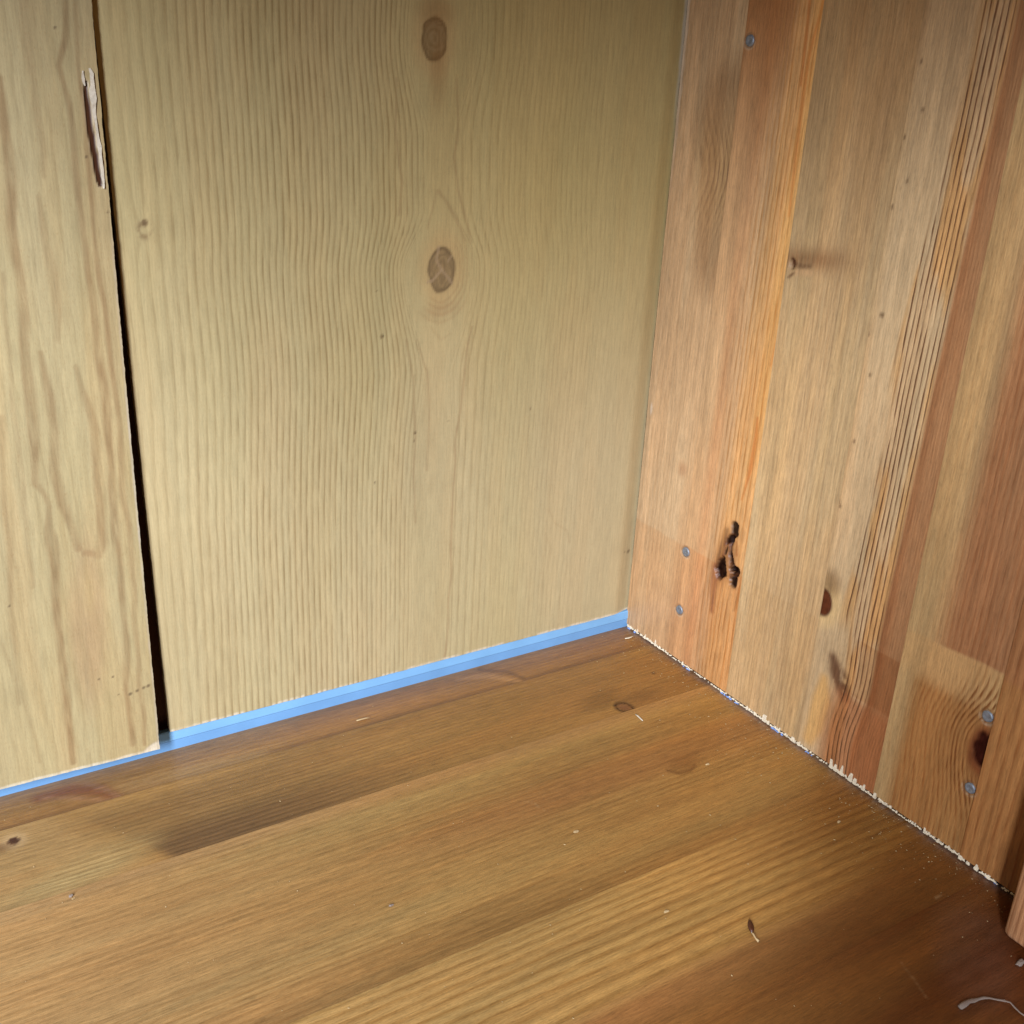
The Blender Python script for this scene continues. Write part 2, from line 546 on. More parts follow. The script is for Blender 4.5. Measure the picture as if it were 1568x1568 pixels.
def f_left(u, v):
    f = Fld(u, v, rgb(202, 191, 156))
    s = u + 0.02 * v + (fbm(u, v, 30, 90, 61) - .5) * 8
    f.G = cum(s, [(-500, .2), (-200, .22)])
    f.A = .14 + .3 * fbm(u, v, 18, 60, 62)
    f.S = .3
    f.S = np.zeros(u.shape) + .3
    f.C *= (1 + (fbm(u, v, 16, 120, 63) - .5)[..., None] * np.array([.07, .08, .16]))
    f.L = f.C * np.array([.74, .69, .62])
    br = np.array(rgb(168, 148, 116))
    W = [
        ([(-269.5,299.7,1.6),(-269.9,287.9,1.8),(-272.4,279.8,1.5),(-271.1,267.6,1.6),(-270.9,252.9,1.8),(-270.9,239.9,2.2),(-270.3,224.4,1.8),(-269.4,206.0,1.8),(-268.9,187.0,2),(-268.4,167.3,2.6),(-268.9,147.0,2.2),(-268.9,120.5,2.2),(-269.4,92.8,2),(-270.4,64.1,2.2),(-271.0,40.1,2.2),(-271.3,15.1,2)], .75),
        ([(-265.8,300.0,1.2),(-265.7,284.1,1.2),(-266.3,269.8,1),(-266.3,237.7,1.4),(-266.2,215.1,1.6),(-265.3,196.3,1.4),(-264.7,176.8,1.6),(-264.6,156.7,1.6),(-264.5,130.5,1.6),(-264.9,103.2,1.8),(-265.4,74.7,1.8),(-265.8,44.8,1.6),(-266.3,13.5,1.2)], .7),
        ([(-291.4,275.1,2.4),(-292.3,261.0,2.8),(-292.6,244.4,3.6),(-293.0,227.3,3.6),(-293.5,211.9,3),(-293.4,198.3,2.4),(-293.3,184.4,2.6),(-293.9,167.7,3.4),(-294.5,150.5,3.2),(-295.3,135.4,2.4),(-292.6,130.3,1.6),(-291.7,125.7,1.6),(-293.6,116.8,2.2),(-293.4,106.1,3.6),(-293.9,92.5,3),(-294.7,75.9,2.6),(-294.9,55.7,2.6),(-295.0,31.7,2.4),(-295.4,13.3,2)], .8),
        ([(-288.5,183.9,1.2),(-287.9,169.4,2.4),(-287.7,154.6,2.6),(-288.4,139.5,2.2),(-287.0,126.2,2.6),(-285.3,115.3,2.2),(-284.3,106.5,2)], .75),
        ([(-277.1,178.0,1),(-275.1,165.5,2),(-274.0,152.8,3),(-274.1,137.3,2.6),(-274.4,118.7,3),(-274.5,107.8,3.6),(-276.9,102.8,3),(-282.1,104.4,2)], .7),
        ([(-280.6,279.5,1),(-281.5,267.3,1.4),(-281.6,254.9,2),(-281.5,244.4,1.2)], .45),
        ([(-283.5,237.9,1),(-283.2,229.2,2.2),(-282.5,215.9,3.5),(-282.2,202.2,3),(-282.8,188.2,1.6)], .5),
        ([(-298.9,212.2,1.4),(-299.5,189.6,1.6),(-300.6,166.0,1.4),(-300.9,141.4,1.6),(-300.5,120.7,1.6),(-301.3,94.1,1.2)], .4),
        ([(-305.0,161.7,1.6),(-306.2,137.2,1.4),(-308.0,111.6,1.6),(-309.9,79.5,1.4),(-312.0,45.8,1.4)], .4),
        ([(-281.6,298.9,2.6),(-281.3,287.3,3),(-281.2,277.4,1.5)], .35),
        ([(-315.5,75.3,1),(-309.7,45.1,1.2),(-308.0,17.4,1)], .3),
    ]
    m0 = np.zeros(u.shape)
    for pts, a in W:
        pts = [(p[0] + .5 * math.sin(p[1] * .13), p[1], p[2]) for p in pts]
        d, wd = seg_d(u + (vnoise(u, v, 5, 14, 64) - .5) * 1.6, v, pts)
        mm = (1 - sm(wd * .25, wd * .75 + .5, d)) * a
        m0 = np.maximum(m0, mm * (.6 + .7 * vnoise(u, v, 1.3, 7, 65)))
    f.C = mixc(f.C, br, m0)
    f.A *= 1 - .6 * m0
    # the broad greyish flame below where two growth lines meet
    fl = blob(u, v, (-283.5,73.1), 6.5, 34, -4, .5) * .55
    f.C = mixc(f.C, rgb(190, 166, 138), fl)
    f.C = mixc(f.C, rgb(206, 190, 152), blob(u, v, (-282.0,88.5), 2.6, 9, -4, .7) * .7)
    # dark specks in a row near the bottom right corner
    for (p, r) in [((-262.7,40.8), .8), ((-264.6,40.4), .7), ((-267.3,39.7), .7), ((-270.1,38.9), .8), ((-274.7,39.9), .4), ((-276.2,48.5), .5), ((-281.6,48.8), .5), ((-266.8,250.7), .5), ((-272.8,291.3), .5), ((-261.3,232.0), .5), ((-310.5,88.0), .5)]:
        f.C = mixc(f.C, rgb(92, 76, 66), blob(u, v, p, r, r * .8, 30, .6) * .75)
    # foil chipped white along the cut edges
    ed = -260.6 - u
    e = 1 - sm(.0, .45, ed - vnoise(v, v, 3.0, 9, 66) * .4 - .1)
    f.C = mixc(f.C, rgb(214, 212, 212), e * sm(240, 200, v) * (.15 + .7 * fbm(v, u, 9, 9, 67)))
    e = 1 - sm(.1, .9, v - 9.6 - vnoise(u, v, 2.5, 9, 68) * .6)
    f.C = mixc(f.C, rgb(240, 238, 228), e * .85)
    ch = blob(u, v, (-261.5, 9.0), 6.5, 4.2, 20, .2)
    ch = ch * sm(.25, .5, fbm(u, v, 3.2, 3.2, 69) + .18)
    f.C = mixc(f.C, rgb(244, 242, 236), ch * .85)
    f.H = -ch * .25
    # torn strip: foil gone, brown hardboard showing
    d, wd = seg_d(u, v, TEAR)
    tr = 1 - sm(-.15, .15, d - wd * .5)
    rim = np.exp(-((d - wd * .5 - .25) / .28) ** 2) * (.5 + .6 * vnoise(u, v, 1.5, 3, 70))
    f.C = mixc(f.C, rgb(226, 216, 196), rim * .8)
    f.C = mixc(f.C, rgb(86, 56, 40) * (.7 + .6 * vnoise(u, v, .9, 9, 71))[..., None], tr)
    f.A *= 1 - np.maximum(tr, rim)
    f.H -= tr * .9
    f.H += left_bow(u, v)
    return f


TEAR = [(-264.7,274.8,1.2),(-264.8,267.7,2),(-264.5,259.3,2.2),(-263.8,250.7,2.1),(-263.2,243.1,2),(-262.9,241.1,1.2)]
back_l = board('back_panel', cab, M_LEFT, 'B', -440, -260.4, 9.3, 400, .5, 3.0, f_left, 'v', wob=.16, seed=5, warp=.9, mott=.05, warm=.7, gain=(.82, .785, .74), streaks=.08, fu=(-336, -260), fv=(9, 326),
               label='left back panel with torn edge, bowed forward over its neighbour')


def mesh_obj(name, verts, faces, mat, parent, smooth=False):
    me = bpy.data.meshes.new(name)
    me.from_pydata([tuple(c * .001 for c in p) for p in verts], [], faces)
    me.update()
    bm = bmesh.new()
    bm.from_mesh(me)
    bmesh.ops.recalc_face_normals(bm, faces=bm.faces)
    bm.to_mesh(me)
    bm.free()
    if smooth:
        for p in me.polygons:
            p.use_smooth = True
    me.materials.append(mat)
    return link(bpy.data.objects.new(name, me), parent)


def ribbon(pts, nrm, widths, thick, jag=0.0, rnd=random):
    """flat irregular strip along pts (3-d mm); nrm is the outward direction"""
    vs, fs = [], []
    n = len(pts)
    for i, p in enumerate(pts):
        a = Vector(pts[max(i - 1, 0)])
        b = Vector(pts[min(i + 1, n - 1)])
        t = (b - a).normalized()
        s = t.cross(Vector(nrm)).normalized()
        w = widths[i] * .5
        for sg in (-1, 1):
            q = Vector(p) + s * (sg * w * (1 + rnd.uniform(-jag, jag)))
            vs.append(tuple(q))
            vs.append(tuple(q + Vector(nrm) * thick * rnd.uniform(.6, 1.3)))
    for i in range(n - 1):
        a, b = i * 4, i * 4 + 4
        fs += [(a, a + 2, b + 2, b), (a + 1, b + 1, b + 3, a + 3), (a, b, b + 1, a + 1), (a + 2, a + 3, b + 3, b + 2)]
    fs += [(0, 1, 3, 2), (n * 4 - 4, n * 4 - 2, n * 4 - 1, n * 4 - 3)]
    return vs, fs


def on_left(p, h=.3):
    b = float(left_bow(np.array(p[0]), np.array(p[1])))
    return (p[0], -b - h, p[1])


# torn foil curling at the damaged edge
rows = [(-263.0,279.3,0.7),(-262.7,277.7,1.5),(-262.7,276.1,1.9),(-262.7,274.0,1.6),(-262.9,271.9,2),(-262.8,269.8,1.7),(-262.8,267.8,1.8),(-262.8,266.1,1.4),(-262.9,264.4,1.2),(-262.7,261.9,0.8),(-262.5,259.3,0.6),(-262.3,256.8,0.9),(-262.1,254.2,1.2),(-262.2,251.6,1),(-262.0,249.0,1.1),(-262.0,246.4,0.9),(-262.0,244.2,1),(-262.0,242.0,0.7),(-262.1,240.2,0.4)]
vs, fs = ribbon([on_left(p, .1 + .5 * math.sin(i * .8) ** 2) for i, p in enumerate(rows)], (0, -1, 0), [p[2] for p in rows], .3, .4)
o = mesh_obj('torn_foil', vs, fs, M_PAPER, back_l)
rows = [(-265.4,278.4,0.5),(-265.5,277.2,1),(-265.4,276.0,1.3),(-265.3,274.7,0.9),(-265.2,273.7,0.4)]
vs, fs = ribbon([on_left(p, .3) for p in rows], (0, -1, 0), [p[2] for p in rows], .3, .4)
o = mesh_obj('torn_foil', vs, fs, M_PAPER, back_l)

def slab(name, lo, hi, mat, parent, label=None):
    x0, y0, z0 = lo
    x1, y1, z1 = hi
    vs = [(x0, y0, z0), (x1, y0, z0), (x1, y1, z0), (x0, y1, z0), (x0, y0, z1), (x1, y0, z1), (x1, y1, z1), (x0, y1, z1)]
    fs = [(0, 3, 2, 1), (4, 5, 6, 7), (0, 1, 5, 4), (1, 2, 6, 5), (2, 3, 7, 6), (3, 0, 4, 7)]
    o = mesh_obj(name, vs, fs, mat, parent)
    if label:
        o['label'] = label
    return o


# ---- board added behind the two sheets so the gap between them stays dark
slab('gap_darkener', (-440, 9, -2), (20, 13, 400), M_CORE, cab, 'board added behind the gap to keep it dark')

# ---- strip under the back panels; its blue stands in for daylight from behind
vs, fs = [], []
prof = [(3.6, -2.0), (0.9, -2.0), (0.9, 4.6), (0.45, 5.1), (0.75, 9.2), (1.2, 9.7), (3.6, 9.7)]
n = len(prof)
for x in (-440.0, 3.0):
    for y, z in prof:
        vs.append((x, y, z))
for i in range(n):
    j = (i + 1) % n
    fs.append((i, j, n + j, n + i))
fs += [tuple(range(n)), tuple(range(2 * n - 1, n - 1, -1))]
strip = mesh_obj('daylight_strip', vs, fs, M_BLUE, cab)
strip['label'] = 'narrow strip under the back panels, coloured blue as daylight from behind'
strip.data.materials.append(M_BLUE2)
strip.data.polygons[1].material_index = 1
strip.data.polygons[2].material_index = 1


# ---- side panel of edge-glued staves
side = slab('side_panel', (18.5, -330, 1.4), (21, 6, 400), M_BACKING, cab, 'right-hand side panel of glued upright pine staves')


def tan(f, z0, z1, col, amt):
    """ghost of a removed batten: the wood aged differently between two heights"""
    w = (vnoise(f.u, f.v, 6, 6, 91) - .5) * .8
    m_ = sm(z0 - .5, z0 + .5, f.v + w) * (1 - sm(z1 - .5, z1 + .5, f.v + w))
    m_ = (m_ * amt)[..., None]
    f.C = f.C * (1 - m_) + f.C * np.asarray(col) * m_
    f.L = f.L * (1 - m_) + f.L * np.asarray(col) * m_


def f_s1(u, v):
    f = Fld(u, v, rgb(212, 187, 160))
    k = ring_r(u, v, (-44, 262), 34, 42)
    s = u + .012 * v + 13 * np.exp(-((v - 246) / 26.0) ** 2) * sm(2, -30, u) + (fbm(u, v, 20, 80, 101) - .5) * 3
    f.G = cum(s, [(-80, .38), (-20, .36), (0, .30), (40, .3)])
    f.A = .26 + .25 * fbm(u, v, 10, 60, 102)
    f.L = f.C * np.array([.80, .72, .64])
    f.S += .3
    cl = (1 - sm(.55, 1.15, ring_r(u, v, (-40, 268), 30, 32))) * .55
    cl2 = (1 - sm(.5, 1.2, ring_r(u, v, (-34, 222), 14, 36))) * .5
    cl = np.maximum(cl, cl2)
    f.C = mixc(f.C, rgb(140, 106, 74), cl)
    f.L = mixc(f.L, rgb(105, 76, 52), cl)
    arc = np.exp(-((v - 246) / 24.0) ** 2) * sm(-8, -22, u)
    f.A = np.maximum(f.A, arc * 1.0)
    f.C = mixc(f.C, rgb(204, 170, 128), arc * .55)
    f.C = mixc(f.C, rgb(170, 128, 92), sm(-30, -37, u) * sm(150, 0, v) * .5)
    f.C = mixc(f.C, rgb(176, 132, 104), blob(u, v, (-30.3,104.0), 3, 3.5, 0, .8) * .6)
    tan(f, -5, 65, (.93, .84, .76), .8)
    f.C = mixc(f.C, rgb(232, 226, 222), (1 - sm(.2, .8, -u - vnoise(v, v, 5, 5, 45) * .7)) * sm(215, 300, v) * .8)
    f.C = mixc(f.C, rgb(240, 238, 240), blob(u, v, (-1.8,127.3), .7, 3.0, 0, .5))
    f.H = -sm(-1.2, 0, u) * .3
    return f


def f_s2(u, v):
    f = Fld(u, v, rgb(212, 181, 150))
    sl = u + .013 * (v - 150) + (fbm(u, v, 14, 90, 111) - .5) * 2.2
    f.G = cum(sl, [(-110, .30), (-80, .30), (-63, .40), (-56, .3), (-20, .25)])
    f.A = tab(sl, [(-110, .8), (-60, .8), (-55, .45), (-50, .12), (-20, .10)])
    f.S = tab(sl, [(-110, .55), (-50, .55), (-45, .2)])
    org = sm(-60, -68, sl)
    f.C = mixc(f.C, rgb(216, 176, 132), org)
    f.C = mixc(f.C, rgb(238, 190, 124), sm(-71, -77, sl) * sm(90, 150, v) * .5)
    f.C = mixc(f.C, rgb(204, 156, 120), np.exp(-((sl + 52) / 4) ** 2) * .5)
    f.L = f.C * np.array([.74, .60, .42])
    # resin-orange streaks
    for pts, a in [([(-76.1,144.0,0.8),(-77.0,134.9,2.2),(-76.3,120.4,2.6),(-74.9,111.8,1.2),(-73.4,103.1,0.6)], .6),
                   ([(-80.5,316.6,0.8),(-76.8,297.6,1.2),(-76.4,285.4,1.6),(-76.9,265.3,1.6),(-77.5,247.2,1.2),(-77.9,233.9,0.8)], .5),
                   ([(-83.6,242.6,0.6),(-83.5,221.2,1.6),(-83.0,204.6,1.8),(-81.5,184.4,1.2),(-79.6,169.3,0.6)], .4), ([(-72.9,316.7,0.8),(-73.7,302.4,1.2),(-74.3,285.3,0.7)], .6)]:
        f.C = mixc(f.C, rgb(204, 116, 40), stroke(u, v, pts, .9) * a)
    for pts in [[(-83.5,311.9,0.5),(-82.5,307.3,0.9),(-82.4,297.7,0.5)]]:
        f.C = mixc(f.C, rgb(60, 36, 22), stroke(u, v, pts, .4) * .8)
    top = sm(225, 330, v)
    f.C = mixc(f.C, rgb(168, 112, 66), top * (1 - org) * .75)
    tan(f, -5, 65.5, (.97, .84, .74), .85)
    # bark pocket
    bc = (-68.2,72.2)
    tint = (1 - sm(.4, 1.2, ring_r(u, v, bc, 10, 24, 4))) * .45
    f.C = mixc(f.C, rgb(222, 164, 104), tint)
    f.A *= 1 - tint
    f.C = mixc(f.C, rgb(150, 100, 66), (1 - sm(.35, 1.1, ring_r(u + (vnoise(u, v, 3, 6, 114) - .5) * 4, v, (-67.6,70.2), 9.5, 19, 6))) * .6)
    f.C = mixc(f.C, rgb(136, 78, 52), stroke(u, v, [(-62.3,62.7,4),(-62.3,52.0,3.5),(-63.5,39.8,1.5)], 2.0) * .7)
    f.C = mixc(f.C, rgb(104, 76, 52), stroke(u, v, [(-66.4,84.6,2),(-64.7,76.0,2.2),(-63.2,68.4,1.6)], 1.6) * .65)
    f.C = mixc(f.C, rgb(150, 120, 90), stroke(u, v, [(-77.1,87.8,2),(-76.9,84.3,2.5)], 2.0) * .5)
    f.C = mixc(f.C, rgb(176, 120, 76), stroke(u, v, [(-73.8,81.4,0.8),(-75.0,75.0,1.2)], .6) * .8)
    f.C = mixc(f.C, rgb(150, 104, 60), stroke(u, v, [(-79.6,59.6,0.6),(-79.2,52.4,1.4),(-78.4,46.7,0.6)], .7) * .7)
    for pts, dp in [([(-71.2,88.5,3.2),(-71.3,85.5,3.2),(-70.5,82.1,2),(-70.3,78.3,1.2),(-70.5,74.5,1.4),(-71.8,70.2,1.9),(-73.3,66.7,2.6)], 1.6),
                    ([(-69.4,81.0,2.9),(-68.2,79.8,2.3),(-67.2,77.7,0.87)], 1.2), ([(-73.3,66.7,3.5),(-75.7,66.3,3.8),(-74.3,63.6,2)], 2.0),
                    ([(-73.8,61.3,2),(-75.0,60.0,3.5),(-75.9,62.9,1.7)], 1.6), ([(-66.3,69.7,1.4),(-65.6,65.5,4.9),(-65.3,61.9,6.1),(-65.1,60.4,3.8)], 2.6),
                    ([(-67.2,72.5,0.87),(-67.9,76.2,0.72)], .8)]:
        d, wd = seg_d(u + (vnoise(u, v, 1.4, 1.4, 112) - .5) * .9, v, pts)
        mk = 1 - sm(-.5, .55, d - wd * .7)
        f.C = mixc(f.C, rgb(110, 66, 42), (1 - sm(.2, 2.6, d - wd * .5)) * .5 * (.5 + vnoise(u, v, 1.2, 2.5, 113)))
        f.C = mixc(f.C, rgb(24, 12, 12), mk * (.92 + .08 * vnoise(u, v, 1.0, 1.6, 115)))
        f.A *= 1 - mk
        f.H -= mk * dp
    return f


def f_s3(u, v):
    f = Fld(u, v, rgb(200, 178, 148))
    kn = ring_r(u, v, (-83.3,214.4), 16, 12)
    s = u + .012 * v + (fbm(u, v, 16, 90, 121) - .5) * 3 + 2.0 * np.exp(-kn ** 2) * np.sign(v - 214)
    f.G = cum(s, [(-160, .40), (-120, .34), (-105, .42), (-70, .42)])
    f.A = .35 + .3 * fbm(u, v, 12, 80, 122)
    f.L = f.C * np.array([.78, .72, .66])
    f.S += .3
    f.C = mixc(f.C, rgb(214, 186, 146), (fbm(u, v, 5, 140, 123) - .42) * 1.6)
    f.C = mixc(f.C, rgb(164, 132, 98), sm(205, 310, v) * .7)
    # brown bar running in from a knot on the glue line
    bar = np.exp(-((v - 217 + (u + 84) * .12) / 5.0) ** 2) * (1 - sm(-95, -122, u) * .6) * sm(-130, -104, u)
    f.C = mixc(f.C, rgb(132, 92, 62), bar * .75)
    f.C = mixc(f.C, rgb(60, 26, 18), stroke(u, v, [(-83.3,216.3,1.8),(-84.2,213.7,1.8)], 1.0) * .9)
    f.C = mixc(f.C, rgb(80, 36, 24), stroke(u, v, [(-84.7,214.9,1.4),(-89.3,214.6,0.8),(-93.6,215.3,0.4)], 1.5) * .6)
    f.C = mixc(f.C, rgb(222, 184, 150), stroke(u, v, [(-86.9,211.7,1.5),(-94.2,212.7,2)], 1.5) * .5)
    f.C = mixc(f.C, rgb(90, 56, 38), stroke(u, v, [(-82.8,209.0,1.2),(-85.5,211.2,0.8)], .6) * .7)
    f.H -= blob(u, v, (-83.6,214.7), 1.6, 2.2) * 1.2
    tan(f, -5, 66, (.95, .88, .78), .35)
    return f


def f_s4(u, v):
    f = Fld(u, v, rgb(212, 190, 162))
    s = u + .020 * (v - 150) + (fbm(u, v, 12, 100, 131) - .5) * 2.0
    kn = ring_r(u, v, (-130.8,75.3), 7, 8.5)
    s = s - 3.4 * np.exp(-(kn / 1.7) ** 2)
    swirl = np.exp(-((v - 30) / 26.0) ** 2)
    s = s + swirl * 3.0 * np.sin((v - 34) / 18.0)
    f.G = cum(s, [(-200, .75), (-166, .7), (-163, .46), (-150, .44), (-140, .3), (-110, .2)])
    ech = (vnoise(u * 0, v + 6 * u, 9, 48, 132) - .5) * 9
    dark = sm(-146 + 0, -149.5, s + ech) * (1 - sm(-162.5, -164, s))
    f.A = .16 + dark * .95
    red = sm(-162.5, -164.0, s)
    f.A = f.A * (1 - red) + red * .35
    f.S = dark * .8 + .1
    f.C = mixc(f.C, rgb(196, 166, 128), sm(-134, -128, u) * .5)
    f.C = mixc(f.C, rgb(214, 170, 116), dark * sm(.42, .6, fbm(u, v, 6, 40, 133)) * .75)
    f.C = mixc(f.C, rgb(178, 136, 104), red)
    f.C = mixc(f.C, rgb(160, 108, 74), np.exp(-((s + 165.0) / 2.0) ** 2) * .55)
    f.L = mixc(f.C * np.array([.70, .60, .50]), rgb(96, 60, 38), dark * .85)
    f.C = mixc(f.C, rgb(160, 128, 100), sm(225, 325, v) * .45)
    # insect pin holes
    for p in [(-131.9,295.7),(-136.3,279.4),(-130.3,269.4),(-135.0,254.2),(-130.2,244.1),(-133.9,203.3),(-134.9,203.3),(-129.6,194.5),(-133.7,178.9),(-128.5,168.2),(-131.7,150.1),(-129.4,122.5),(-130.5,120.8),(-126.3,135.6)]:
        f.C = mixc(f.C, rgb(96, 74, 56), blob(u, v, p, .6, 1.0, 0, .6) * .75)
    # knot cut by the glue line
    f.A *= sm(1.0, 2.2, kn)
    f.C = mixc(f.C, rgb(228, 202, 160), (1 - sm(.9, 1.8, kn)) * .9)
    f.C = mixc(f.C, rgb(132, 104, 74), blob(u, v, (-132.5,85.3), 5, 6, 0, .7) * .75)
    k2 = ring_r(u, v, (-130.1,75.0), 5.0, 6.6, -6)
    kk = 1 - sm(.85, 1.05, k2)
    f.C = mixc(f.C, rgb(96, 50, 30) * (.65 + .7 * vnoise(u, v, 1.5, 2, 134))[..., None], kk)
    f.C = mixc(f.C, rgb(70, 32, 22), np.exp(-((k2 - .95) / .12) ** 2) * .6)
    f.H -= kk * .35
    # dark bruise and blonde patch lower down
    br = stroke(u, v, [(-140.9,52.2,3),(-143.4,47.9,6),(-146.5,43.9,8),(-149.8,39.0,5)], 3.5) * sm(.2, .55, fbm(u, v, 2.2, 5, 135) + .1)
    f.C = mixc(f.C, rgb(96, 56, 38), br * .85)
    f.L = mixc(f.L, rgb(84, 48, 32), br)
    bl = stroke(u, v, [(-138.1,40.1,3),(-138.7,29.6,9),(-137.6,15.8,8),(-135.3,7.4,5)], 3.0)
    f.C = mixc(f.C, rgb(232, 184, 112), bl * .65)
    tan(f, 41, 67, (.84, .72, .62), .95 * sm(-150, -158, s))
    lowred = sm(-140, -152, s) * sm(44, 36, v)
    f.C = mixc(f.C, rgb(176, 116, 80), lowred * .75)
    f.A = np.maximum(f.A, lowred * .55)
    return f


def f_s5(u, v):
    f = Fld(u, v, rgb(196, 170, 134))
    c = (-218.0,50.7)
    dx = u - c[0]
    dy = v - c[1]
    k = np.hypot(dx / 6.0, dy / 10.5)
    s0 = u + .010 * (v - 100) + (fbm(u, v, 14, 100, 141) - .5) * 2
    push = 15.0 * np.exp(-(dy / np.where(dy > 0, 17.0, 26.0)) ** 2) * np.exp(-np.maximum(dx, 0) / 26.0)
    s = s0 - push
    f.G = cum(s, [(-260, .42), (-214, .40), (-190, .38), (-174, .25), (-150, .2)])
    hi = sm(82, 84, v + (vnoise(u, v, 5, 5, 142) - .5) * .6 - (u + 175) * -.05)
    pink = sm(-184, -196, u) * hi
    f.C = mixc(f.C, rgb(170, 128, 98), pink)
    f.C = mixc(f.C, rgb(194, 166, 126), sm(-190, -180, u) * .5)
    f.A = .22 + .4 * pink
    low = sm(74, 62, v) * sm(-178, -186, u)
    f.C = mixc(f.C, rgb(176, 130, 82), low * .85)
    f.A = np.maximum(f.A, low * .75)
    f.A *= 1 - (1 - hi) * sm(60, 72, v) * .8
    band = (1 - hi) * sm(62, 72, v)
    f.C = mixc(f.C, rgb(200, 166, 124), band * .7)
    f.L = f.C * np.array([.74, .60, .48])
    f.S += .25
    # knot with curved rings, half cut off by the front board
    f.A *= sm(.9, 1.3, k)
    f.A = np.maximum(f.A, np.exp(-((k - 2.0) / 1.3) ** 2) * 1.1)
    f.L = mixc(f.L, rgb(122, 74, 34), np.exp(-((k - 2.0) / 1.3) ** 2) * .8)
    f.A *= sm(.9, 1.4, k)
    halo = 1 - sm(.8, 1.5, k + (vnoise(u, v, 3, 5, 143) - .5) * .3)
    f.C = mixc(f.C, rgb(116, 52, 24), halo * .8)
    kk = 1 - sm(.6, .95, k + (vnoise(u, v, 2, 3, 144) - .5) * .25)
    f.C = mixc(f.C, rgb(54, 22, 18) * (.6 + .8 * vnoise(u, v, 1.6, 2.5, 145))[..., None], kk)
    f.H -= kk * .5
    return f


def f_s6(u, v):
    f = Fld(u, v, rgb(176, 128, 92))
    s = u + .012 * (v - 100) + (fbm(u, v, 14, 120, 151) - .5) * 1.5
    f.G = cum(s, [(-400, .26), (-200, .26)])
    f.A = .7 + .25 * fbm(u, v, 6, 80, 152)
    f.S += .35
    lo = 1 - sm(82, 85, v)
    f.C = mixc(f.C, rgb(180, 134, 88), lo * .8)
    f.L = f.C * np.array([.68, .56, .46])
    return f


NAILS = [(-41.5,301.5),(-39.8,62.3),(-40.1,29.3),(-216.2,65.3),(-216.3,32.2)]


def nailed(fn):
    """wood crushed and soiled round the nail heads"""
    def g(u, v):
        f = fn(u, v)
        for c in NAILS:
            r = np.hypot(u - c[0], v - c[1])
            f.C = mixc(f.C, rgb(110, 96, 88), np.exp(-((r - 2.9) / .5) ** 2) * (.3 + .6 * vnoise(u, v, 1.6, 1.6, 92)))
            f.C = mixc(f.C, rgb(222, 214, 206), np.exp(-((r - 3.4) / .4) ** 2) * .35 * (v < c[1]))
            f.H = f.H - .3 * (1 - sm(2.5, 3.4, r))
        return f
    return g


staves = [(-38.2, 1.5, f_s1, 0), (-80.6, -38.2, f_s2, 0), (-129.5, -80.6, f_s3, 0), (-174.2, -129.5, f_s4, 0), (-219.3, -174.2, f_s5, 0), (-330, -219.3, f_s6, .8)]
for i, (a, b, fn, off) in enumerate(staves):
    board('stave', side, M_SIDE, 'S', a, b, 1.8, 400, .8 if i != 1 else .55, 18.0, nailed(fn), 'v', off=off, seed=20 + i, warp=.3, gain=(1.06, 1.0, .90), streaks=.22, warm=.7, seam=.22)

# nails
prof = [(0, -.05), (.7, .02), (1.3, .22), (1.75, .26), (2.05, .05), (2.2, -.5)]
for j, (p, sc) in enumerate([((-41.5,301.5), 1.15), ((-39.8,62.3), 1.2), ((-40.1,29.3), 1.15), ((-216.2,65.3), 1.1), ((-216.3,32.2), 1.1)]):
    vs, fs = [], []
    ns = 14
    for (r, h) in prof:
        for q in range(ns):
            t = 2 * math.pi * q / ns
            k = 1 + random.uniform(-.05, .05)
            vs.append((-h - .12, p[0] + math.cos(t) * max(r, .02) * sc * k, p[1] + math.sin(t) * max(r, .02) * sc * k))
    for a in range(len(prof) - 1):
        for q in range(ns):
            r = (q + 1) % ns
            fs.append((a * ns + q, a * ns + r, (a + 1) * ns + r, (a + 1) * ns + q))
    fs.append(tuple(range(ns)))
    mesh_obj('nail', vs, fs, M_NAIL, side, True)


# ---- torn fibres along the bottom edge of the side panel
def shard(y, w, h, z0=.5, t=.45, lean=0.0, tip=.25):
    """upright flat splinter lying on the face of the side panel"""
    x0, x1 = -.02, -t
    a = random.uniform(-.2, .2) * w
    y0, y1 = y - w / 2, y + w / 2
    ty0, ty1 = y + a - w * tip / 2 + lean, y + a + w * tip / 2 + lean
    m0, m1 = y0 + w * random.uniform(0, .12), y1 - w * random.uniform(0, .12)
    hm = h * random.uniform(.3, .8)
    vs = []
    for x in (x0, x1):
        k = .55 if x == x1 else 1.0
        vs += [(x, y0, z0), (x, y1, z0), (x * (1 if x == x0 else .9), m1 + lean * .4, z0 + hm), (x * (1 if x == x0 else .4), ty1, z0 + h * random.uniform(.92, 1)),
               (x * (1 if x == x0 else .4), ty0, z0 + h), (x * (1 if x == x0 else .9), m0 + lean * .4, z0 + hm)]
    fs = [tuple(range(6)), tuple(range(11, 5, -1))]
    for i in range(6):
        j = (i + 1) % 6
        fs.append((i, j, 6 + j, 6 + i))
    return vs, fs


